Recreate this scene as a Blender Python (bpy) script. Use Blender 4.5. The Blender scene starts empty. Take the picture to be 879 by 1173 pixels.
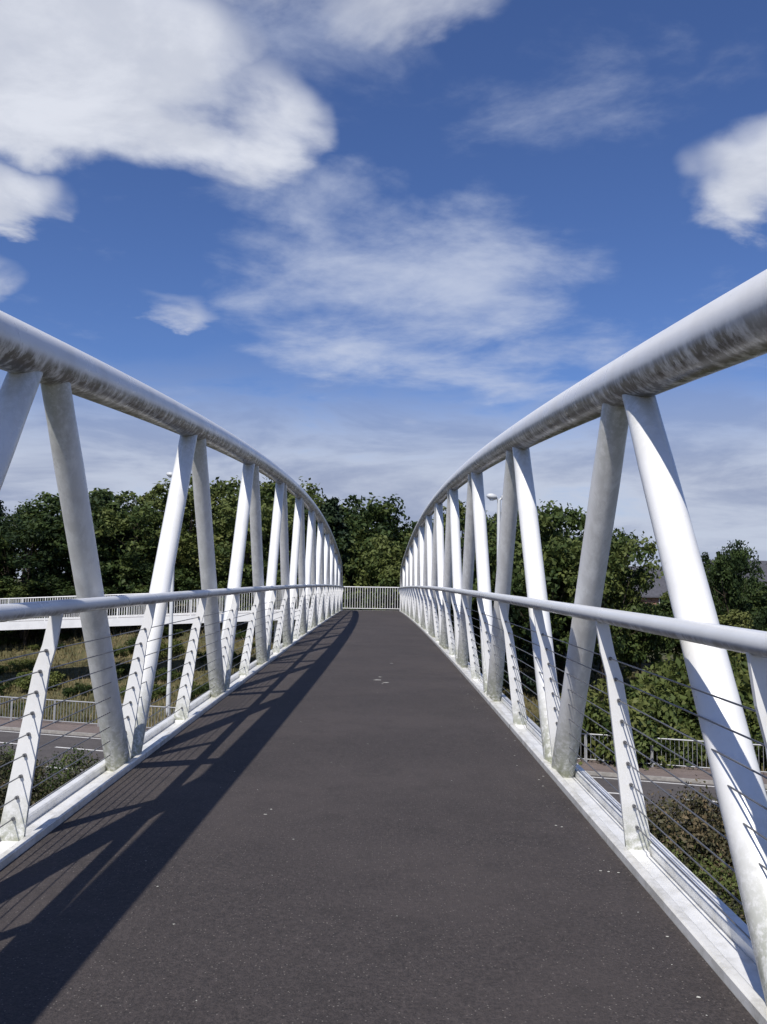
import bpy, math, random
import numpy as np
from mathutils import Vector, Matrix
R=math.radians
random.seed(4); rng=np.random.default_rng(7)
scene=bpy.context.scene
COL=scene.collection

# ------------------------------------------------------------------ helpers
def link(o,parent=None):
    COL.objects.link(o)
    if parent: o.parent=parent
    return o
def empty(name,loc=(0,0,0)):
    e=bpy.data.objects.new(name,None); e.location=loc; e.empty_display_size=.3
    return link(e)
class MB:
    def __init__(s): s.v=[];s.f=[];s.sm=[];s.a=[]
    def add(s,vs,fs,smooth=False,attr=None):
        b=len(s.v); s.v+= [tuple(p) for p in vs]; s.f+=[tuple(i+b for i in f) for f in fs]; s.sm+=[smooth]*len(fs)
        s.a+= (attr if attr else [0.0]*len(vs))
    def box(s,c,d,rot=None):
        x,y,z=[k/2 for k in d]
        vs=[Vector(p) for p in((-x,-y,-z),(x,-y,-z),(x,y,-z),(-x,y,-z),(-x,-y,z),(x,-y,z),(x,y,z),(-x,y,z))]
        if rot: vs=[rot@p for p in vs]
        vs=[p+Vector(c) for p in vs]
        s.add(vs,[(0,3,2,1),(4,5,6,7),(0,1,5,4),(1,2,6,5),(2,3,7,6),(3,0,4,7)])
    def tube(s,pts,r,n=12,cap=True,attr=None):
        pts=[Vector(p) for p in pts]; rr=r if isinstance(r,(list,tuple)) else [r]*len(pts)
        vs=[];at=[]
        u=None
        for i,p in enumerate(pts):
            t=(pts[min(i+1,len(pts)-1)]-pts[max(i-1,0)]).normalized()
            if u is None:
                u=t.orthogonal().normalized()
            u=(u-t*u.dot(t)).normalized(); w=t.cross(u)
            for k in range(n):
                a=2*math.pi*k/n
                vs.append(p+(u*math.cos(a)+w*math.sin(a))*rr[i]); at.append(attr[i] if attr else 0.0)
        fs=[]
        for i in range(len(pts)-1):
            for k in range(n):
                k2=(k+1)%n
                fs.append((i*n+k,i*n+k2,(i+1)*n+k2,(i+1)*n+k))
        s.add(vs,fs,True,at)
        if cap:
            b=len(pts)-1
            s.add([vs[k] for k in range(n)],[tuple(reversed(range(n)))])
            s.add([vs[b*n+k] for k in range(n)],[tuple(range(n))])
    def obj(s,name,mat,parent=None,bevel=0):
        m=bpy.data.meshes.new(name); m.from_pydata(s.v,[],s.f); m.update()
        m.polygons.foreach_set('use_smooth',s.sm)
        at=m.attributes.new('grime','FLOAT','POINT'); at.data.foreach_set('value',s.a)
        o=bpy.data.objects.new(name,m); m.materials.append(mat); link(o,parent)
        if bevel:
            b=o.modifiers.new('b','BEVEL'); b.width=bevel; b.segments=2; b.limit_method='ANGLE'
        return o

class NT:
    def __init__(s,nt): s.nt=nt
    def n(s,t,**k):
        nd=s.nt.nodes.new(t)
        for a,b in k.items(): setattr(nd,a,b)
        return nd
    def l(s,a,b): s.nt.links.new(a,b)
    def m(s,op,a,b=None,c=None,clamp=False):
        nd=s.n('ShaderNodeMath',operation=op,use_clamp=clamp)
        for i,x in enumerate((a,b,c)):
            if x is None: continue
            if hasattr(x,'links'): s.l(x,nd.inputs[i])
            else: nd.inputs[i].default_value=x
        return nd.outputs[0]
    def mr(s,x,a,b,c=0.0,d=1.0,smooth=True):
        nd=s.n('ShaderNodeMapRange'); nd.interpolation_type='SMOOTHSTEP' if smooth else 'LINEAR'
        s.l(x,nd.inputs[0])
        for i,v in enumerate((a,b,c,d)): nd.inputs[i+1].default_value=v
        return nd.outputs[0]
    def mix(s,f,a,b,mode='MIX'):
        nd=s.n('ShaderNodeMix',data_type='RGBA',blend_type=mode)
        if hasattr(f,'links'): s.l(f,nd.inputs[0])
        else: nd.inputs[0].default_value=f
        for i,x in ((6,a),(7,b)):
            if hasattr(x,'links'): s.l(x,nd.inputs[i])
            else: nd.inputs[i].default_value=tuple(x)+(1,) if len(x)==3 else x
        return nd.outputs[2]
    def noise(s,vec,scale,detail=4,rough=.5,dist=0):
        nd=s.n('ShaderNodeTexNoise'); nd.inputs['Scale'].default_value=scale; nd.inputs['Detail'].default_value=detail
        nd.inputs['Roughness'].default_value=rough; nd.inputs['Distortion'].default_value=dist
        if vec is not None: s.l(vec,nd.inputs['Vector'])
        return nd.outputs[0]
def mat(name):
    m=bpy.data.materials.new(name); m.use_nodes=True; t=NT(m.node_tree)
    p=m.node_tree.nodes['Principled BSDF']
    return m,t,p
def setbump(t,p,h,strength,dist):
    b=t.n('ShaderNodeBump'); b.inputs['Strength'].default_value=strength; b.inputs['Distance'].default_value=dist
    t.l(h,b.inputs['Height']); t.l(b.outputs[0],p.inputs['Normal'])
def geo(t): return t.n('ShaderNodeNewGeometry')

# ------------------------------------------------------------------ materials
def white_paint(name,under=1.0,base=(.77,.775,.78),u0=-.05,allover=0,speck=.2):
    m,t,p=mat(name); g=geo(t)
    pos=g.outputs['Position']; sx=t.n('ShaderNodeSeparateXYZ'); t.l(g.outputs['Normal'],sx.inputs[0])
    n1=t.noise(pos,3.0,5,.6); n2=t.noise(pos,26,5,.72); n3=t.noise(pos,1.1,3,.5)
    stretched=t.n('ShaderNodeMapping'); stretched.inputs['Scale'].default_value=(9,9,2.6); t.l(pos,stretched.inputs[0])
    n4=t.noise(stretched.outputs[0],1.6,6,.7)
    c=t.mix(t.mr(n1,.42,.75),base,tuple(b*.9 for b in base))
    spec=t.mr(n2,.60,.74,0,speck)
    c=t.mix(spec,c,(.40,.38,.32))
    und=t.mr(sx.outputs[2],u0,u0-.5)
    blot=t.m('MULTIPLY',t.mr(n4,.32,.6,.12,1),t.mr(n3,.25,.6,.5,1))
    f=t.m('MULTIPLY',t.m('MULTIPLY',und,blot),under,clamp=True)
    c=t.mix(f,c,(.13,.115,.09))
    if allover:
        n5=t.noise(pos,7,6,.7)
        c=t.mix(t.m('MULTIPLY',t.mr(n5,.40,.70),allover),c,(.27,.255,.20))
    at=t.n('ShaderNodeAttribute',attribute_name='grime')
    gr=t.m('MULTIPLY',at.outputs['Fac'],t.mr(n2,.32,.58,.2,1))
    gr=t.m('MULTIPLY',gr,.9)
    c=t.mix(gr,c,(.17,.185,.09))
    t.l(c,p.inputs['Base Color']); 
    t.l(t.mr(n1,.3,.7,.25,.4),p.inputs['Roughness'])
    setbump(t,p,n2,.05,.002)
    return m
M_WHITE=white_paint('white_painted_steel',.3,(.84,.84,.83))
M_BEAM=white_paint('edge_beam_paint',.5,(.79,.79,.77),-.05,.38)
M_CHORD=white_paint('white_weathered_chord',1.2,(.81,.81,.805),-.04,.04,.2)
M_RAIL=white_paint('handrail_paint',.8,(.68,.695,.71),-.05)
M_DIRTY=white_paint('kerb_angle_paint',0.3,(.74,.73,.69),-.05,.5)
def simple(name,col,rough=.5,metal=0,nscale=None,namp=.3):
    m,t,p=mat(name)
    p.inputs['Roughness'].default_value=rough; p.inputs['Metallic'].default_value=metal
    if nscale:
        n=t.noise(geo(t).outputs['Position'],nscale,4,.6)
        c=t.mix(t.mr(n,.3,.7),col,tuple(k*(1-namp) for k in col)); t.l(c,p.inputs['Base Color'])
    else: p.inputs['Base Color'].default_value=tuple(col)+(1,)
    return m
M_CABLE=simple('steel_cable',(.20,.20,.21),.4,.6)
M_GALV=simple('galvanised_steel',(.45,.46,.47),.5,.3,4,.2)
M_LAMP=simple('lamp_grey',(.66,.68,.69),.45,.0,3,.1)
M_GLASS=simple('lamp_lens',(.75,.78,.8),.15)
def asphalt(name,base,dark,speck=True):
    m,t,p=mat(name); pos=geo(t).outputs['Position']
    a=t.noise(pos,110,2,.8); b=t.noise(pos,.7,5,.6); c_=t.noise(pos,45,4,.8); d=t.noise(pos,4,6,.75)
    c=t.mix(t.mr(a,.36,.64),dark,base)
    c=t.mix(t.mr(c_,.42,.66,0,.6),c,tuple(k*1.6 for k in base))
    c=t.mix(t.mr(b,.38,.66,0,.5),c,tuple(k*1.35 for k in base))
    c=t.mix(t.mr(d,.46,.72,0,.5),c,tuple(k*.5 for k in base))
    if speck:
        v=t.n('ShaderNodeTexVoronoi'); v.inputs['Scale'].default_value=60; t.l(pos,v.inputs['Vector'])
        sp=t.mr(v.outputs['Distance'],.10,.24,1,0)
        sc=t.n('ShaderNodeSeparateColor'); t.l(v.outputs['Color'],sc.inputs[0])
        sp=t.m('MULTIPLY',sp,t.m('GREATER_THAN',sc.outputs[0],.66))
        c=t.mix(t.m('MULTIPLY',sp,.8),c,(.25,.225,.20))
    t.l(c,p.inputs['Base Color']); p.inputs['Roughness'].default_value=.85
    setbump(t,p,t.m('ADD',a,c_),.9,.008)
    return m
M_DECK=asphalt('deck_surfacing',(.056,.046,.043),(.022,.0185,.018))
M_ROAD=asphalt('road_asphalt',(.085,.076,.073),(.055,.05,.049),False)
M_FOOT=asphalt('footway_asphalt',(.17,.135,.12),(.12,.098,.09),False)
M_KERB=simple('kerb_concrete',(.36,.34,.31),.85,0,6,.3)
M_LINE=simple('road_paint',(.72,.71,.68),.7,0,12,.25)
M_CONC=simple('concrete',(.36,.35,.32),.85,0,3,.3)
M_BARK=simple('bark',(.09,.07,.05),.95,0,6,.5)
M_SLATE=simple('slate_roof',(.09,.09,.105),.7,0,5,.35)
M_WIN=simple('window_glass',(.03,.035,.04),.08)
M_FRAME=simple('window_frame',(.7,.7,.68),.5)
def brick():
    m,t,p=mat('brick_wall'); tc=t.n('ShaderNodeTexCoord')
    mp=t.n('ShaderNodeMapping'); mp.inputs['Rotation'].default_value=(R(90),0,0); t.l(tc.outputs['Object'],mp.inputs[0])
    b=t.n('ShaderNodeTexBrick'); b.inputs['Scale'].default_value=4; t.l(mp.outputs[0],b.inputs[0])
    b.inputs['Color1'].default_value=(.30,.13,.08,1); b.inputs['Color2'].default_value=(.22,.10,.07,1); b.inputs['Mortar'].default_value=(.35,.32,.28,1)
    t.l(b.outputs[0],p.inputs['Base Color']); p.inputs['Roughness'].default_value=.9
    return m
M_BRICK=brick()
def foliage(name,dark,mid,light,trans=.22):
    m,t,p=mat(name)
    at=t.n('ShaderNodeAttribute',attribute_name='tint'); oi=t.n('ShaderNodeObjectInfo')
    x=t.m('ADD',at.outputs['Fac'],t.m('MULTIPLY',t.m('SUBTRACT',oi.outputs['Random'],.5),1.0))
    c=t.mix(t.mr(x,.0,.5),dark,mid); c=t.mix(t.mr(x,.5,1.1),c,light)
    t.l(c,p.inputs['Base Color']); p.inputs['Roughness'].default_value=.6; p.inputs['Specular IOR Level'].default_value=.2
    if trans:
        tr=t.n('ShaderNodeBsdfTranslucent'); t.l(t.mix(.5,c,light),tr.inputs[0])
        mx=t.n('ShaderNodeMixShader'); mx.inputs[0].default_value=trans
        t.l(p.outputs[0],mx.inputs[1]); t.l(tr.outputs[0],mx.inputs[2])
        t.l(mx.outputs[0],m.node_tree.nodes['Material Output'].inputs[0])
    return m
M_LEAF=foliage('leaves',(.022,.040,.014),(.054,.084,.024),(.12,.145,.042))
M_LEAF2=foliage('leaves_bright',(.04,.065,.018),(.095,.125,.034),(.15,.165,.05))
M_PINE=foliage('needles',(.014,.028,.014),(.026,.046,.021),(.048,.068,.03),0)
M_SHRUB=foliage('shrub_leaves',(.03,.032,.018),(.065,.063,.032),(.14,.105,.058),0)
M_GRASS=foliage('grass_blades',(.06,.07,.025),(.14,.12,.05),(.25,.20,.11),0)
def ground_mat():
    m,t,p=mat('ground_grass'); pos=geo(t).outputs['Position']
    a=t.noise(pos,.12,4,.6); b=t.noise(pos,1.5,5,.7); c_=t.noise(pos,14,3,.7)
    c=t.mix(t.mr(a,.35,.65),(.055,.07,.025),(.17,.14,.065))
    c=t.mix(t.mr(b,.4,.65,0,.9),c,(.07,.075,.03)); c=t.mix(t.mr(c_,.45,.7,0,.6),c,(.035,.04,.018))
    t.l(c,p.inputs['Base Color']); p.inputs['Roughness'].default_value=.95
    setbump(t,p,c_,.8,.08)
    return m
M_GROUND=ground_mat()

# ------------------------------------------------------------------ bridge geometry functions
EYE=7.1
P=4.15
Y0=-1.22; Y1=Y0+12*P
def xo(y): return -.33*(max(y,0)/49)**2
def dz(y): return EYE-1.442-.000225*(y-20)**2
def cz(y,s=0): return EYE+2.13-.0024*(y-24.5)**2+(.085 if s<0 else 0)
XL,XR=-1.93,1.325
def edge(side,e,y):
    return (XL-e if side<0 else XR+e)+xo(y)
bridge=empty('footbridge',(0,0,0))
ys=list(np.arange(Y0-3,Y1-.2,.5))+[Y1+.02]
def strip(mb,prof,side,yy):
    n=len(prof); vs=[]
    for y in yy:
        for e,z in prof: vs.append((edge(side,e,y),y,dz(y)+z))
    fs=[]
    for i in range(len(yy)-1):
        for k in range(n):
            k2=(k+1)%n
            f=(i*n+k,i*n+k2,(i+1)*n+k2,(i+1)*n+k)
            fs.append(f if side>0 else tuple(reversed(f)))
    fs.append(tuple(range(n)) ); fs.append(tuple((len(yy)-1)*n+k for k in reversed(range(n))))
    mb.add(vs,fs)
mb=MB()
vs=[];fs=[]
for y in ys:
    xl,xr=edge(-1,0,y),edge(1,0,y)
    vs+=[(xl,y,dz(y)),(xl+(xr-xl)*.5,y,dz(y)+.015),(xr,y,dz(y)),(xr,y,dz(y)-.12),(xl,y,dz(y)-.12)]
for i in range(len(ys)-1):
    for k in range(5):
        k2=(k+1)%5; fs.append((i*5+k,i*5+k2,(i+1)*5+k2,(i+1)*5+k))
mb.add(vs,fs); mb.obj('deck_surface',M_DECK,bridge)
mb=MB(); fr=random.Random(3)
def fleck(x,y,r,st=1.0):
    n=9; z=lambda px: dz(y)+.015*(1-abs(px-(XL+XR)/2-xo(y))/1.63)+.003
    mb.add([(x+math.cos(k*6.283/n)*r*fr.uniform(.5,1.1)*st,y+math.sin(k*6.283/n)*r*fr.uniform(.5,1.1),z(x)) for k in range(n)],[tuple(range(n))])
for x,y,r,st in((-.05,12.9,.05,1.5),(.07,12.6,.035,1.6),(-.02,13.3,.03,1),(.02,12.45,.02,1),(-.72,5.6,.014,1),(-.7,5.72,.01,1),(.18,15.5,.03,1.4)): fleck(x,y,r,st)
for i in range(120): fleck(fr.uniform(-1.85,1.2),fr.uniform(2.6,25),fr.choice([.003,.004,.005,.007]))
for i in range(60): fleck(fr.uniform(1.08,1.28),fr.uniform(2.6,14),fr.choice([.004,.006,.009]))
mb.obj('pale_flecks',simple('flecks',(.5,.49,.44),.9),bridge)
mb=MB()
for s in(-1,1):
    strip(mb,[(.002,-.12),(.055,-.12),(.055,.04),(.045,.048),(.012,.048),(.002,.04)],s,ys)
mb.obj('kerb_angle',M_DIRTY,bridge)
mb=MB()
for s in(-1,1):
    strip(mb,[(.057,-.3),(.205,-.3),(.205,-.015),(.057,-.015)],s,ys)
    strip(mb,[(.207,-.32),(.29,-.32),(.29,.03),(.28,.04),(.217,.04),(.207,.03)],s,ys)
mb.obj('edge_beam',M_BEAM,bridge)
mb=MB()
vs=[];fs=[]
for y in ys:
    c=(XL+XR)/2+xo(y)
    vs+=[(c-1.6,y,dz(y)-.14),(c+1.6,y,dz(y)-.14),(c+.9,y,dz(y)-.7),(c-.9,y,dz(y)-.7)]
for i in range(len(ys)-1):
    for k in range(4):
        k2=(k+1)%4; fs.append((i*4+k,(i+1)*4+k,(i+1)*4+k2,i*4+k2))
mb.add(vs,fs); mb.obj('box_girder',M_WHITE,bridge)

ES=.125
botn=[Y0+i*P for i in range(13)]
topn=[Y0+P/2+i*P+.08 for i in range(12)]
for s,nm in((-1,'left'),(1,'right')):
    mb=MB()
    yy=list(np.arange(Y0+1.2,Y1-1.2,.45))
    pts=[(edge(s,ES,Y0),Y0-.35,dz(Y0)-.1),(edge(s,ES,Y0),Y0-.3,dz(Y0)+.8),(edge(s,ES,Y0),Y0-.08,cz(Y0,s)-.75),(edge(s,ES,Y0),Y0+.45,cz(Y0,s)-.22)]
    pts+=[(edge(s,ES,y),y,cz(y,s)) for y in yy]
    pts+=[(edge(s,ES,Y1),Y1-.45,cz(Y1,s)-.22),(edge(s,ES,Y1),Y1+.08,cz(Y1,s)-.75),(edge(s,ES,Y1),Y1+.3,dz(Y1)+.8),(edge(s,ES,Y1),Y1+.35,dz(Y1)-.1)]
    mb.tube(pts,.145,28); mb.obj('top_chord_'+nm,M_CHORD,bridge)
    mb=MB()
    for i in range(12):
        for (yb,yt) in ((botn[i]+.12,topn[i]-.17),(botn[i+1]-.12,topn[i]+.17)):
            a=Vector((edge(s,ES,yb),yb,dz(yb)-.014)); b=Vector((edge(s,ES,yt),yt,cz(yt,s)-.04))
            n=10
            pts=[a.lerp(b,k/n) for k in range(n+1)]
            at=[max(0,1-k/n*4.2)+(.6 if k==n else .25*(k==n-1)) for k in range(n+1)]
            mb.tube(pts,[.095]*2+[.093]*(n-3)+[.089]*2,20,attr=at)
            mb.tube([a+Vector((0,0,0)),a+Vector((0,0,.018))],.107,20,attr=[1,1])
    mb.obj('truss_strut_'+nm,M_WHITE,bridge)
    mb=MB(); HE=-.055
    pts=[(edge(s,HE,y),y,dz(y)+1.32) for y in np.arange(Y0-2.5,Y1+.2,.5)]
    mb.tube(pts,.044,16); mb.obj('handrail_'+nm,M_RAIL,bridge)
    mb=MB(); bolts=MB()
    py=[Y0+P/2*i+.02 for i in range(0,25)]
    prof=[(.155,0,.15),(.115,.3,.13),(.08,.55,.115),(.02,.98,.09),(-.02,1.12,.08),(-.05,1.30,.07)]
    for y in py:
        t_=.012
        outl=[(e-w/2,z) for e,z,w in prof]+[(e+w/2,z) for e,z,w in reversed(prof)]
        n=len(outl); 
        vs=[(edge(s,e,y),y-t_,dz(y)+z-.012) for e,z in outl]+[(edge(s,e,y),y+t_,dz(y)+z-.012) for e,z in outl]
        m_=len(prof); fs=[]
        for k in range(m_-1):
            q=(k,k+1,n-2-k,n-1-k); fs+= [q,tuple(i+n for i in reversed(q))]
        for k in range(n):
            k2=(k+1)%n; fs.append((k,k+n,k2+n,k2))
        if s<0: fs=[tuple(reversed(f)) for f in fs]
        at=[max(0,1-z/.32)*.9 for e,z in outl]*2
        mb.add(vs,fs,False,at)
        mb.box((edge(s,.13,y),y,dz(y)-.005),(.14,.11,.02))
    def bladecen(z):
        for (e0,z0,w0),(e1,z1,w1) in zip(prof,prof[1:]):
            if z0<=z<=z1: return e0+(e1-e0)*(z-z0)/(z1-z0)
        return prof[-1][0]
    mb.obj('handrail_post_'+nm,M_WHITE,bridge)
    mb=MB()
    NC=9
    for k in range(NC):
        z=.13+k*.118; e=bladecen(z)
        mb.tube([(edge(s,e,y),y,dz(y)+z) for y in np.arange(py[0],Y1,P/2)]+[(edge(s,e,Y1),Y1,dz(Y1)+z)],.004,5)
        for y in py[:14]:
            bolts.tube([(edge(s,e,y),y-.028,dz(y)+z),(edge(s,e,y),y+.028,dz(y)+z)],.0105,8)
    mb.obj('infill_cable_'+nm,M_CABLE,bridge)
    bolts.obj('cable_ferrule_'+nm,M_CABLE,bridge)
mb=MB(); mb.box((-.3,Y0-1.6,2.35),(4.0,2.6,4.7)); mb.box((-.7,49.9,2.3),(2.2,.9,4.4)); mb.obj('support_pier',M_CONC,bridge,bevel=.03)

# ------------------------------------------------------------------ far landing, railing and ramp
ramp=empty('access_ramp',(0,0,0))
ZL=dz(Y1)
LX0,LX1=XL-.33-.33,XR-.33+.33
YF=Y1+1.6
def railing(mb,a,b,h=1.35,step=.11,r=.011,posts=2.0,low=.1,nn=4):
    a=Vector(a);b=Vector(b);L=(b-a).length;d=(b-a)/L
    mb.tube([a+Vector((0,0,h)),b+Vector((0,0,h))],.03,8)
    mb.tube([a+Vector((0,0,low)),b+Vector((0,0,low))],.022,6)
    n=int(L/step)
    for i in range(n+1):
        p=a+d*(L*i/n); mb.tube([p+Vector((0,0,low)),p+Vector((0,0,h))],r,nn,cap=False)
    n=max(1,int(L/posts))
    for i in range(n+1):
        p=a+d*(L*i/n); mb.tube([p,p+Vector((0,0,h+.01))],.032,6)
mb=MB(); mb.box(((LX0+LX1)/2,(Y1+.03+YF)/2,ZL-.062),(LX1-LX0,YF-Y1-.03,.12)); mb.obj('landing_surface',M_DECK,ramp)
mb=MB(); mb.box(((LX0+LX1)/2,YF+.08,ZL-.2),(LX1-LX0+.3,.15,.4)); mb.box((LX1+.08,(Y1+.03+YF)/2,ZL-.2),(.15,YF-Y1-.03,.4))
SL=.05; XE=-62.
zr=lambda x: ZL-SL*(LX0-x)
YR0=Y1+.3; YR1=YF+.5
for yy_ in (YR0,YR1+.0):
    vs=[(LX0,yy_-.08,ZL+.03),(LX0,yy_+.08,ZL+.03),(LX0,yy_+.08,ZL-.42),(LX0,yy_-.08,ZL-.42),(XE,yy_-.08,zr(XE)+.03),(XE,yy_+.08,zr(XE)+.03),(XE,yy_+.08,zr(XE)-.42),(XE,yy_-.08,zr(XE)-.42)]
    mb.add(vs,[(0,1,5,4),(1,2,6,5),(2,3,7,6),(3,0,4,7),(0,3,2,1),(4,5,6,7)])
mb.obj('ramp_beam',M_WHITE,ramp)
mb=MB(); y0_,y1_=YR0+.085,YR1-.085
vs=[(LX0-.004,y0_,ZL),(LX0-.004,y1_,ZL),(LX0-.004,y1_,ZL-.15),(LX0-.004,y0_,ZL-.15),(XE,y0_,zr(XE)),(XE,y1_,zr(XE)),(XE,y1_,zr(XE)-.15),(XE,y0_,zr(XE)-.15)]
mb.add(vs,[(0,1,5,4),(1,2,6,5),(2,3,7,6),(3,0,4,7),(0,3,2,1),(4,5,6,7)]); mb.obj('ramp_surface',M_DECK,ramp)
mb=MB()
railing(mb,(LX0,YF,ZL),(LX1,YF,ZL),1.33,.14,.02)
railing(mb,(LX1,YF,ZL),(LX1,Y1+.5,ZL),1.33,.14,.016)
railing(mb,(LX0,YR0,ZL),(XE,YR0,zr(XE)),1.33,.14,.015)
railing(mb,(LX0,YR1,ZL),(XE,YR1,zr(XE)),1.33,.14,.015)
mb.obj('ramp_railing',M_WHITE,ramp)
mb=MB()
for x in(-6,-28,-44):
    mb.tube([(x,50,0),(x,50,zr(x)-.43)],.2,16); mb.box((x,50,zr(x)-.3),(.4,1.8,.25))
mb.obj('ramp_column',M_WHITE,ramp)

# ------------------------------------------------------------------ ground, road
TH=math.atan(.31); ct,st=math.cos(TH),math.sin(TH)
def RV(u,v,z=0): return (u*ct+v*st, -u*st+v*ct, z)
def vof(x,y): return x*st+y*ct
def smooth(a,b,x):
    t=min(1,max(0,(x-a)/(b-a))); return t*t*(3-2*t)
def gz(x,y):
    v=vof(x,y)
    z=-.03
    z+=(3.9*smooth(-2,-9,x)+1.6*smooth(-9,-2,x))*smooth(36.5,55,v)+.3*math.sin(x*.33)*smooth(38,50,v)*math.cos(y*.21)*smooth(90,60,v)
    z+=4.4*smooth(8,-6,v)
    z+=.3*smooth(22,16,v)*(.5+.5*math.sin(x*.4+y*.3))
    return z
def axis():
    a=list(np.arange(-90,90.1,1.5)); o=[100,120,150,200,300,450,700,1100,1700,2600]
    return [-k for k in reversed(o)]+a+o
ax=axis(); ay=[k+30 for k in axis()]
vs=[(x,y,gz(x,y)) for y in ay for x in ax]; n=len(ax)
fs=[(j*n+i,j*n+i+1,(j+1)*n+i+1,(j+1)*n+i) for j in range(len(ay)-1) for i in range(n-1)]
mb=MB(); mb.add(vs,fs,True); mb.obj('ground',M_GROUND)
def quad(mb,u0,u1,v0,v1,z):
    mb.add([RV(u0,v0,z),RV(u1,v0,z),RV(u1,v1,z),RV(u0,v1,z)],[(0,1,2,3)])
VR=24.5
mb=MB(); quad(mb,-400,400,VR,33.9,.0); mb.obj('road',M_ROAD)
def rbox(mb,u0,u1,v0,v1,z0,z1):
    vs=[RV(u,v,z) for z in(z0,z1) for u,v in((u0,v0),(u1,v0),(u1,v1),(u0,v1))]
    mb.add(vs,[(0,3,2,1),(4,5,6,7),(0,1,5,4),(1,2,6,5),(2,3,7,6),(3,0,4,7)])
mb=MB(); rbox(mb,-400,400,33.9,34.05,-.1,.12); rbox(mb,-400,400,VR-.15,VR,-.1,.12); mb.obj('kerb',M_KERB)
mb=MB(); rbox(mb,-400,400,34.052,36.2,-.1,.11); mb.obj('footway',M_FOOT)
mb=MB()
for k in range(-40,40):
    quad(mb,k*5+1,k*5+4.2,31.2,31.36,.004); quad(mb,k*6+2,k*6+5.2,27.9,28.05,.004)
quad(mb,-400,400,33.5,33.62,.004); quad(mb,-400,400,VR+.4,VR+.5,.004)
mb.obj('road_markings',M_LINE)
mb=MB()
for k in range(-22,22):
    a=RV(k*2.5,35.7,.11); b=RV(k*2.5+2.44,35.7,.11)
    railing(mb,a,b,1.1,.16,.011,2.4,.12)
mb.obj('guard_railing',M_GALV)

# ------------------------------------------------------------------ street lamps
def lamp(x,y,h,ang,k=1.0):
    e=empty('street_lamp',(x,y,gz(x,y)))
    mb=MB(); mb.tube([(0,0,-.2),(0,0,1.4)],.12,14); mb.tube([(0,0,1.4),(0,0,1.5),(0,0,h)],[.12,.1,.075],14)
    mb.box((.0,-.115,.8),(.1,.015,.5))
    mb.obj('column',M_LAMP,e)
    mb=MB(); hd=MB(); ln=MB()
    for s in(-1,1):
        d=Vector((math.cos(ang)*s,math.sin(ang)*s,0))
        mb.tube([Vector((0,0,h-.15)),Vector((0,0,h+.02))+d*.05,Vector((0,0,h+.07))+d*.1,Vector((0,0,h+.09))+d*.16],.04,8)
        rings=[(.10,.06,.06),(.16,.15,.11),(.32,.18,.14),(.46,.15,.11),(.54,.06,.04)]
        w=Vector((-d.y,d.x,0)); vs=[];fs=[];N=12
        for (l,ww,hh) in rings:
            for q in range(N):
                a=2*math.pi*q/N; vs.append(Vector((0,0,h+.10+(l-.1)*.12))+d*l+w*math.cos(a)*ww+Vector((0,0,math.sin(a)*hh)))
        for i in range(4):
            for q in range(N): fs.append((i*N+q,i*N+(q+1)%N,(i+1)*N+(q+1)%N,(i+1)*N+q))
        fs+=[tuple(range(N)),tuple(4*N+q for q in range(N))]
        hd.add(vs,fs,True)
        ln.tube([Vector((0,0,h-.03))+d*.32,Vector((0,0,h+.07))+d*.32],[.09,.13],12)
    mb.obj('bracket_arm',M_LAMP,e); hd.obj('lantern',M_LAMP,e); ln.obj('lens',M_GLASS,e)
lamp(4.78,35.6,10.6,R(15)); lamp(-10.8,44.5,12.2,R(-15))

# ------------------------------------------------------------------ vegetation
def leaf_mesh(name,cent,size,tint,matl,nbias=None):
    N=len(cent)
    a=rng.normal(size=(N,3)); 
    if nbias is not None: a=a*.75+nbias
    a/=np.linalg.norm(a,axis=1)[:,None]
    b=np.cross(a,rng.normal(size=(N,3))); b/=np.linalg.norm(b,axis=1)[:,None]; c=np.cross(a,b)
    s=(size*rng.uniform(.6,1.3,N))[:,None]
    v=np.empty((N,4,3)); v[:,0]=cent+b*s; v[:,1]=cent+c*s*.55+a*s*.15; v[:,2]=cent-b*s; v[:,3]=cent-c*s*.55+a*s*.15
    m=bpy.data.meshes.new(name); m.vertices.add(N*4); m.vertices.foreach_set('co',v.ravel())
    m.loops.add(N*4); m.loops.foreach_set('vertex_index',np.arange(N*4,dtype=np.int32))
    m.polygons.add(N); m.polygons.foreach_set('loop_start',np.arange(0,N*4,4,dtype=np.int32)); m.polygons.foreach_set('loop_total',np.full(N,4,dtype=np.int32))
    m.update(calc_edges=True); m.validate()
    at=m.attributes.new('tint','FLOAT','POINT'); at.data.foreach_set('value',np.repeat(tint,4).astype(np.float32))
    m.materials.append(matl); return m
def clumpy(clumps,per,lsize,sq=.75):
    P_=[];T=[];NB=[]
    for (c,r,t) in clumps:
        d=rng.normal(size=(per,3)); d/=np.linalg.norm(d,axis=1)[:,None]
        rad=r*rng.uniform(.25,1,per)**.55*(1+.25*rng.normal(size=per))
        p=np.array(c)+d*rad[:,None]*np.array([1,1,sq])
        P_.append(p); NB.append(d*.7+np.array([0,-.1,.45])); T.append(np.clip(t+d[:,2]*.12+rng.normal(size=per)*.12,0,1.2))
    return np.vstack(P_),np.concatenate(T),np.vstack(NB)
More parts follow.
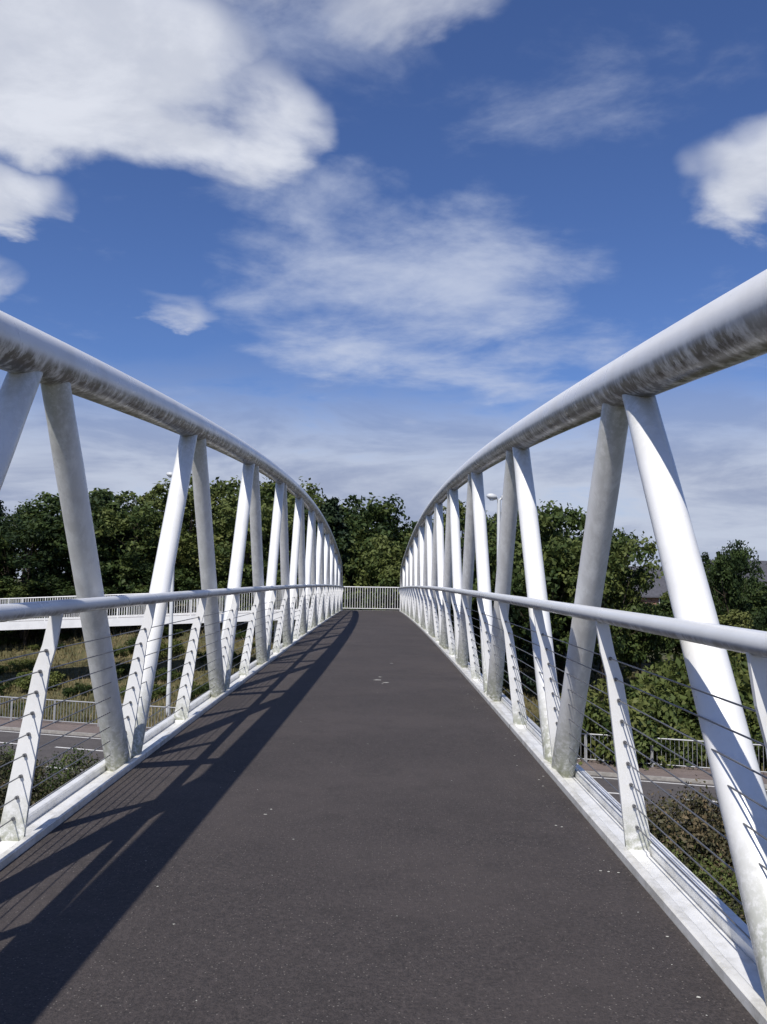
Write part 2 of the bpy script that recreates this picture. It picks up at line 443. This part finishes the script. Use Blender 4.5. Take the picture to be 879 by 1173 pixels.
def make_tree(name,H,RX,base,nc,per,ls,matl,kind='round'):
    cl=[]; lobes=[]
    nl=8
    for i in range(nl):
        a=2*math.pi*(i/nl)+random.uniform(-.4,.4); zz=random.uniform(base+.18*H,H*.82)
        lobes.append((Vector((math.cos(a)*RX*.5,math.sin(a)*RX*.5,zz)),RX*random.uniform(.40,.62)))
    lobes.append((Vector((random.uniform(-.5,.5),random.uniform(-.5,.5),H*.82)),RX*.5))
    for i in range(nc):
        if kind=='conic':
            t=random.random()**.8; z=base+(H-base)*t; rr=RX*(1-t)**.8*random.uniform(.45,1)+.15
            a=random.uniform(0,6.28); c=(math.cos(a)*rr,math.sin(a)*rr,z); r=random.uniform(.5,.9)*(1.15-t*.6)
        else:
            L,lr=random.choice(lobes)
            d=Vector((random.gauss(0,1),random.gauss(0,1),random.gauss(.25,1))).normalized()
            c=L+d*lr*random.uniform(.6,1.16); c.z=max(c.z,base+random.uniform(0,.8)); c.z=min(c.z,H+random.uniform(-.3,.6))
            r=random.uniform(.36,1.08)*RX/4
            c=tuple(c)
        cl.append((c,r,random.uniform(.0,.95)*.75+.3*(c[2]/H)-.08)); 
    p,t,nb=clumpy(cl,per,ls)
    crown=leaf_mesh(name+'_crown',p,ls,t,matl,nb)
    mb=MB(); k=.035*H
    tr=[Vector((0,0,-.6)),Vector((.05,0,.1)),Vector((.1,.05,base+.5)),Vector((.0,.15,H*.55)),Vector((.1,.05,H*.85))]
    mb.tube(tr,[k*.7,k*.55,k*.42,k*.25,k*.08],9)
    for i,(L,lr) in enumerate(lobes if kind!='conic' else []):
        z0=random.uniform(base*.8,H*.5); s0=Vector((.08,.08,z0)); mb.tube([s0,s0.lerp(L,.5)+Vector((0,0,-.2)),L],[k*.26,k*.17,k*.06],6)
        for q in range(3):
            e2=L+Vector((random.gauss(0,1),random.gauss(0,1),random.gauss(.4,.8))).normalized()*lr*.9
            mb.tube([s0.lerp(L,.6),e2],[k*.09,k*.02],5)
    m=bpy.data.meshes.new(name+'_trunk'); m.from_pydata(mb.v,[],mb.f); m.materials.append(M_BARK); m.polygons.foreach_set('use_smooth',mb.sm)
    return m,crown,H
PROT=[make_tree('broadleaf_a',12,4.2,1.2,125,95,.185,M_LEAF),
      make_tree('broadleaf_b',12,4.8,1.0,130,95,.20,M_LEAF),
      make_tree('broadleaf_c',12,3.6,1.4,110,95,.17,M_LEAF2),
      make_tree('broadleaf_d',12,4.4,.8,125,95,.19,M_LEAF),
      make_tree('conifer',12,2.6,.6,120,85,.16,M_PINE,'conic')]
def put(parent,k,x,y,h,wid=1.0):
    tm,cm,H=PROT[k]; s=h/H; rz=random.uniform(0,6.28)
    for m,nm in((tm,'trunk'),(cm,'crown')):
        o=bpy.data.objects.new(nm,m); link(o,parent); o.location=(x,y,gz(x,y)-.1) if parent.location.length==0 else (0,0,-.1)
        o.rotation_euler=(0,0,rz); o.scale=(s*wid,s*wid,s)
row=empty('row_of_trees')
def toppx(u):
    if u<-.30: return 104
    if u<-.12: return 107+8*math.sin(u*23)
    if u<-.04: return 98
    if u<.1: return 84
    if u<.22: return 76
    if u<.26: return 54
    if u<.38: return 10
    if u<.42: return 34
    return 20
for rowi,(yb,dh) in enumerate(((60,-1.4),(66,.4))):
    x=-62+rowi*2
    while x<60:
        y=yb+random.uniform(-1.8,2.4)-(.12*x if x>0 else 0)
        h=toppx(x/y)/988*y+EYE-gz(x,y)+dh*.7+random.uniform(-1.4,.9)
        if .26<x/y<.39: h=min(h,5.2)
        h=max(4.2,h)
        put(row,random.choice([0,1,3,2,1,3,2,4]),x,y,h,random.uniform(1.0,1.3))
        x+=random.uniform(3.0,4.8)
for i in range(30):
    x=random.uniform(-60,40); y=57.3+random.uniform(-.5,1.5)
    put(row,random.choice([0,1,3,2]),x,y,random.uniform(3.8,5.4),1.7)
far=empty('distant_trees')
for i in range(60):
    a=random.uniform(-1.4,1.4); d=random.uniform(120,190); x=math.sin(a)*d; y=math.cos(a)*d+10
    put(far,random.choice([0,1,3]),x,y,random.uniform(7.5,10)*(1 if x<0 else .8),1.9)
def tree(name,k,x,y,h,w=1.0):
    e=empty(name,(x,y,gz(x,y))); put(e,k,x,y,h,w)
for a in (('oak_tree',1,8.6,47.5,10.2,.95),('oak_tree',3,11.6,45.5,9.0,.85),('ash_tree',0,10.4,50.5,10.9,.9),
          ('birch_tree',2,13.6,46,6.9,.75),('oak_tree',1,4.6,51.5,8.8,.8),('ash_tree',3,20.4,50.5,8.4,.6),('oak_tree',0,5.8,56,10.4,1.0),
          ('pine_tree',4,-3.6,59,11.2,1.1),('pine_tree',4,7.6,48.5,10.0,1.1),('ash_tree',2,18.0,44,5.0,1.2),('oak_tree',3,26,44,6.2,1.1)): tree(*a)
def make_shrub(name,RX,H,nc,per,ls,matl):
    cl=[]
    for i in range(nc):
        a=random.uniform(0,6.28); rr=RX*math.sqrt(random.random()); z=H*random.uniform(.15,1)*(1-.45*(rr/RX)**2)
        cl.append(((math.cos(a)*rr,math.sin(a)*rr,z),random.uniform(.14,.32)*H,random.uniform(.0,1.0)))
    p,t,nb=clumpy(cl,per,ls); p[:,2]=np.maximum(p[:,2],.0)
    return leaf_mesh(name,p,ls,t,matl,nb)
SH=[make_shrub('shrub_a',1.9,1.5,60,130,.042,M_SHRUB),make_shrub('shrub_b',1.7,1.8,60,130,.045,M_SHRUB),make_shrub('shrub_c',1.9,1.6,60,130,.045,M_LEAF)]
BR=[make_shrub('bramble_a',2.1,2.4,60,95,.12,M_LEAF2),make_shrub('bramble_b',1.9,2.0,60,95,.11,M_LEAF)]
hedge=empty('roadside_shrubs')
def putm(parent,m,nm,x,y,s,sz=1):
    o=bpy.data.objects.new(nm,m); link(o,parent); o.location=(x,y,gz(x,y)-.05); o.rotation_euler=(0,0,random.uniform(0,6.28)); o.scale=(s,s,s*sz)
for i in range(150):
    v=random.uniform(9,22.9); u=random.uniform(-26,20); x,y,_=RV(u,v)
    if -2.5<x<2 and y<18: continue
    putm(hedge,SH[random.choice([0,0,1,1,2])],'shrub',x,y,random.uniform(.8,1.25),random.uniform(.85,1.3))
for i in range(16):
    u=-4+i*1.3; x,y,_=RV(u,random.uniform(22,23)); putm(hedge,SH[i%3],'shrub',x,y,random.uniform(.8,1.1),random.uniform(.9,1.25))
bram=empty('bramble_bank')
for i in range(70):
    v=random.uniform(37.2,44); u=random.uniform(-2 ,34); x,y,_=RV(u,v)
    putm(bram,BR[random.choice([0,0,1])],'bramble',x,y,random.uniform(.7,1.3)*(1 if v<40 else 1.35),random.uniform(.8,1.3))
for i in range(50):
    v=random.uniform(38.5,54); u=random.uniform(-45,-14); x,y,_=RV(u,v)
    putm(bram,BR[i%2],'bramble',x,y,random.uniform(.2,.6),random.uniform(.5,.9))
N=55000
u=rng.uniform(-60,40,N); v=36.4+rng.uniform(0,1,N)**1.2*19
X=u*ct+v*st; Y=-u*st+v*ct; Z=np.array([gz(a,b) for a,b in zip(X,Y)])
h=rng.uniform(.12,.45,N); an=rng.uniform(0,6.28,N); w=.035
V=np.empty((N,3,3)); V[:,0]=np.c_[X-np.cos(an)*w,Y-np.sin(an)*w,Z-.02]; V[:,1]=np.c_[X+np.cos(an)*w,Y+np.sin(an)*w,Z-.02]; V[:,2]=np.c_[X+rng.normal(size=N)*.1,Y+rng.normal(size=N)*.1,Z+h]
m=bpy.data.meshes.new('verge_grass'); m.vertices.add(N*3); m.vertices.foreach_set('co',V.ravel()); m.loops.add(N*3); m.loops.foreach_set('vertex_index',np.arange(N*3,dtype=np.int32))
m.polygons.add(N); m.polygons.foreach_set('loop_start',np.arange(0,N*3,3,dtype=np.int32)); m.polygons.foreach_set('loop_total',np.full(N,3,dtype=np.int32)); m.update(calc_edges=True)
at=m.attributes.new('tint','FLOAT','POINT'); at.data.foreach_set('value',np.repeat(np.clip(.45+.25*np.sin(X*.5+Y*.3)+.15*np.sin(X*1.3-Y*.9)+rng.normal(size=N)*.2,0,1),3).astype(np.float32)); m.materials.append(M_GRASS)
link(bpy.data.objects.new('verge_grass',m))

# ------------------------------------------------------------------ houses
def house(x,y,rot,L=11,W=8,eave=5.2,ridge=8.4):
    e=empty('brick_house',(x,y,gz(x,y))); e.rotation_euler=(0,0,rot)
    mb=MB(); vs=[(-L/2,-W/2,-.5),(L/2,-W/2,-.5),(L/2,W/2,-.5),(-L/2,W/2,-.5),(-L/2,-W/2,eave),(L/2,-W/2,eave),(L/2,W/2,eave),(-L/2,W/2,eave),(-L/2,0,ridge-.1),(L/2,0,ridge-.1)]
    mb.add(vs,[(0,1,5,4),(2,3,7,6),(1,2,6,9,5),(3,0,4,8,7)]); mb.obj('walls',M_BRICK,e)
    mb=MB(); o=.4
    for s in(-1,1):
        z0=eave-.25; vs=[(-L/2-o,s*(W/2+o),z0),(L/2+o,s*(W/2+o),z0),(L/2+o,0,ridge),(-L/2-o,0,ridge)]
        vs+=[(a,b,c+.12) for a,b,c in vs]
        mb.add(vs,[(0,1,2,3),(4,5,6,7),(0,1,5,4),(1,2,6,5),(3,0,4,7)])
    mb.obj('roof',M_SLATE,e)
    mb=MB(); mb.box((L*.32,.3,ridge+.1),(.9,.6,1.2)); mb.tube([(L*.32-.2,.3,ridge+.7),(L*.32-.2,.3,ridge+1.0)],.11,8); mb.tube([(L*.32+.2,.3,ridge+.7),(L*.32+.2,.3,ridge+1.0)],.11,8); mb.obj('chimney',M_BRICK,e)
    mb=MB(); fr=MB()
    for wx in(-3.5,0,3.5):
        if abs(wx)+.8>L/2: continue
        for wz in(1.5,4.0):
            if wx==0 and wz==1.5:
                mb.box((0,-W/2-.01,1.0),(.95,.06,2.0)); continue
            mb.box((wx,-W/2-.01,wz),(1.4,.05,1.1)); 
            for dx,dz_,sx,sz in((0,.58,1.5,.07),(0,-.58,1.5,.07),(-.73,0,.07,1.1),(.73,0,.07,1.1),(0,0,.06,1.1)): fr.box((wx+dx,-W/2-.04,wz+dz_),(sx,.06,sz))
    mb.obj('window',M_WIN,e); fr.obj('window_frame',M_FRAME,e)
house(29.6,92,R(-10),9,8,4.6,7.5); house(40.5,93,R(8),11,8,4.9,8.3)

# ------------------------------------------------------------------ world + sun
sd=Vector((-.31,-.72,1.0)).normalized()
w=bpy.data.worlds.new('World'); scene.world=w; w.use_nodes=True; t=NT(w.node_tree)
bg=w.node_tree.nodes['Background']
try: w.cycles.sampling_method='NONE'
except Exception as ex: print(ex)
STR=.085
sky=t.n('ShaderNodeTexSky'); sky.sky_type='NISHITA'; sky.sun_disc=False
sky.sun_elevation=math.asin(sd.z); sky.sun_rotation=math.atan2(sd.x,sd.y)
sky.air_density=1.0; sky.dust_density=.5; sky.ozone_density=2.5; sky.altitude=50
tc=t.n('ShaderNodeTexCoord'); sp=t.n('ShaderNodeSeparateXYZ'); t.l(tc.outputs['Generated'],sp.inputs[0])
x_,y_,z_=sp.outputs
az=t.m('MULTIPLY',t.m('ARCTAN2',x_,y_),57.2958); el=t.m('MULTIPLY',t.m('ARCSINE',z_),57.2958)
zz=t.m('ADD',t.m('MAXIMUM',z_,0),.14)
cx=t.n('ShaderNodeCombineXYZ'); t.l(t.m('DIVIDE',x_,zz),cx.inputs[0]); t.l(t.m('DIVIDE',y_,zz),cx.inputs[1])
nA=t.noise(cx.outputs[0],2.6,8,.54,.25)
mp=t.n('ShaderNodeMapping'); mp.inputs['Rotation'].default_value=(0,0,R(60)); mp.inputs['Scale'].default_value=(1.1,1.4,1); t.l(cx.outputs[0],mp.inputs[0])
nB=t.noise(mp.outputs[0],2.8,9,.60,.2)
warp=t.noise(tc.outputs['Generated'],7,3,.55)
azw=t.m('ADD',az,t.m('MULTIPLY',t.m('SUBTRACT',warp,.5),12)); elw=t.m('ADD',el,t.m('MULTIPLY',t.m('SUBTRACT',nA,.5),9))
def blob(a,e,ra,re,amp):
    p=t.m('MULTIPLY_ADD',azw,1/ra,-a/ra); q=t.m('MULTIPLY_ADD',elw,1/re,-e/re)
    r2=t.m('MULTIPLY_ADD',p,p,t.m('MULTIPLY',q,q))
    return t.mr(r2,1.0,0.0,0,amp)
Ms=None
for b in ((-20,30.5,16,8,1.05),(-9.5,29,7,4.5,.85),(-25,22.5,5.5,3.2,.95),(25.5,24.5,8.5,4.4,1.0),(-14.7,17.4,4.5,1.7,.5),(-25,17.5,4,2.6,.65),(-3,36,15,4,.65),
          (60,35,14,6,1),(-70,28,16,6,1),(180,35,24,8,1)):
    v=blob(*b); Ms=v if Ms is None else t.m('MAXIMUM',Ms,v)
dA=t.mr(t.m('ADD',nA,t.m('MULTIPLY',Ms,.44)),.63,.98)
Mw=None
for b in ((1,19,17,7.5,1.0),(-5,24.5,10,4.5,.8),(10,15,14,4,.7),(15,31,14,6,.3),(-12,33,18,7,.6)):
    v=blob(*b); Mw=v if Mw is None else t.m('MAXIMUM',Mw,v)
dB=t.mr(t.m('ADD',nB,t.m('MULTIPLY',Mw,.40)),.56,1.12,0,.85)
cs=t.n('ShaderNodeCombineXYZ'); t.l(t.m('MULTIPLY',az,.055),cs.inputs[0]); t.l(t.m('MULTIPLY',el,.20),cs.inputs[1])
nC=t.noise(cs.outputs[0],1.4,8,.60,.35)
band=t.mr(el,17,6,0,1)
dC=t.m('MULTIPLY',t.mr(t.m('ADD',nC,t.m('MULTIPLY',band,.36)),.44,.80),t.m('MULTIPLY',band,.95))
skyc=t.mix(1.0,sky.outputs[0],(.70,.86,1.27),'MULTIPLY')
K=1/STR
wh=(.76*K,.79*K,.87*K); gy=(.43*K,.47*K,.58*K)
shade=t.mr(nB,.36,.62)
cc=t.mix(t.m('MULTIPLY',shade,.5),wh,gy)
c=t.mix(dC,skyc,t.mix(t.mr(nC,.38,.62),(.55*K,.60*K,.72*K),(.33*K,.38*K,.53*K)))
c=t.mix(dB,c,(.56*K,.62*K,.77*K))
c=t.mix(t.m('MULTIPLY',dA,.95),c,cc)
t.l(c,bg.inputs[0]); bg.inputs[1].default_value=STR
sl=bpy.data.lights.new('sun','SUN'); sl.energy=4.5; sl.angle=R(.53); sl.color=(1,.95,.87)
so=bpy.data.objects.new('sun',sl); so.rotation_euler=(-sd).to_track_quat('-Z','Y').to_euler(); so.location=(-20,-40,60); link(so)

# ------------------------------------------------------------------ camera
cam=bpy.data.cameras.new('camera'); co=bpy.data.objects.new('camera',cam); link(co)
cam.sensor_fit='VERTICAL'; cam.sensor_height=24; cam.lens=24*988/1173
cam.clip_start=.05; cam.clip_end=6000
pitch=math.atan((667-586.5)/988); roll=R(.8)
co.matrix_world=Matrix.Translation((0,0,EYE))@Matrix.Rotation(R(90)+pitch,4,'X')@Matrix.Rotation(roll,4,'Z')
scene.camera=co
scene.view_settings.view_transform='Standard'; scene.view_settings.look='None'; scene.view_settings.exposure=0
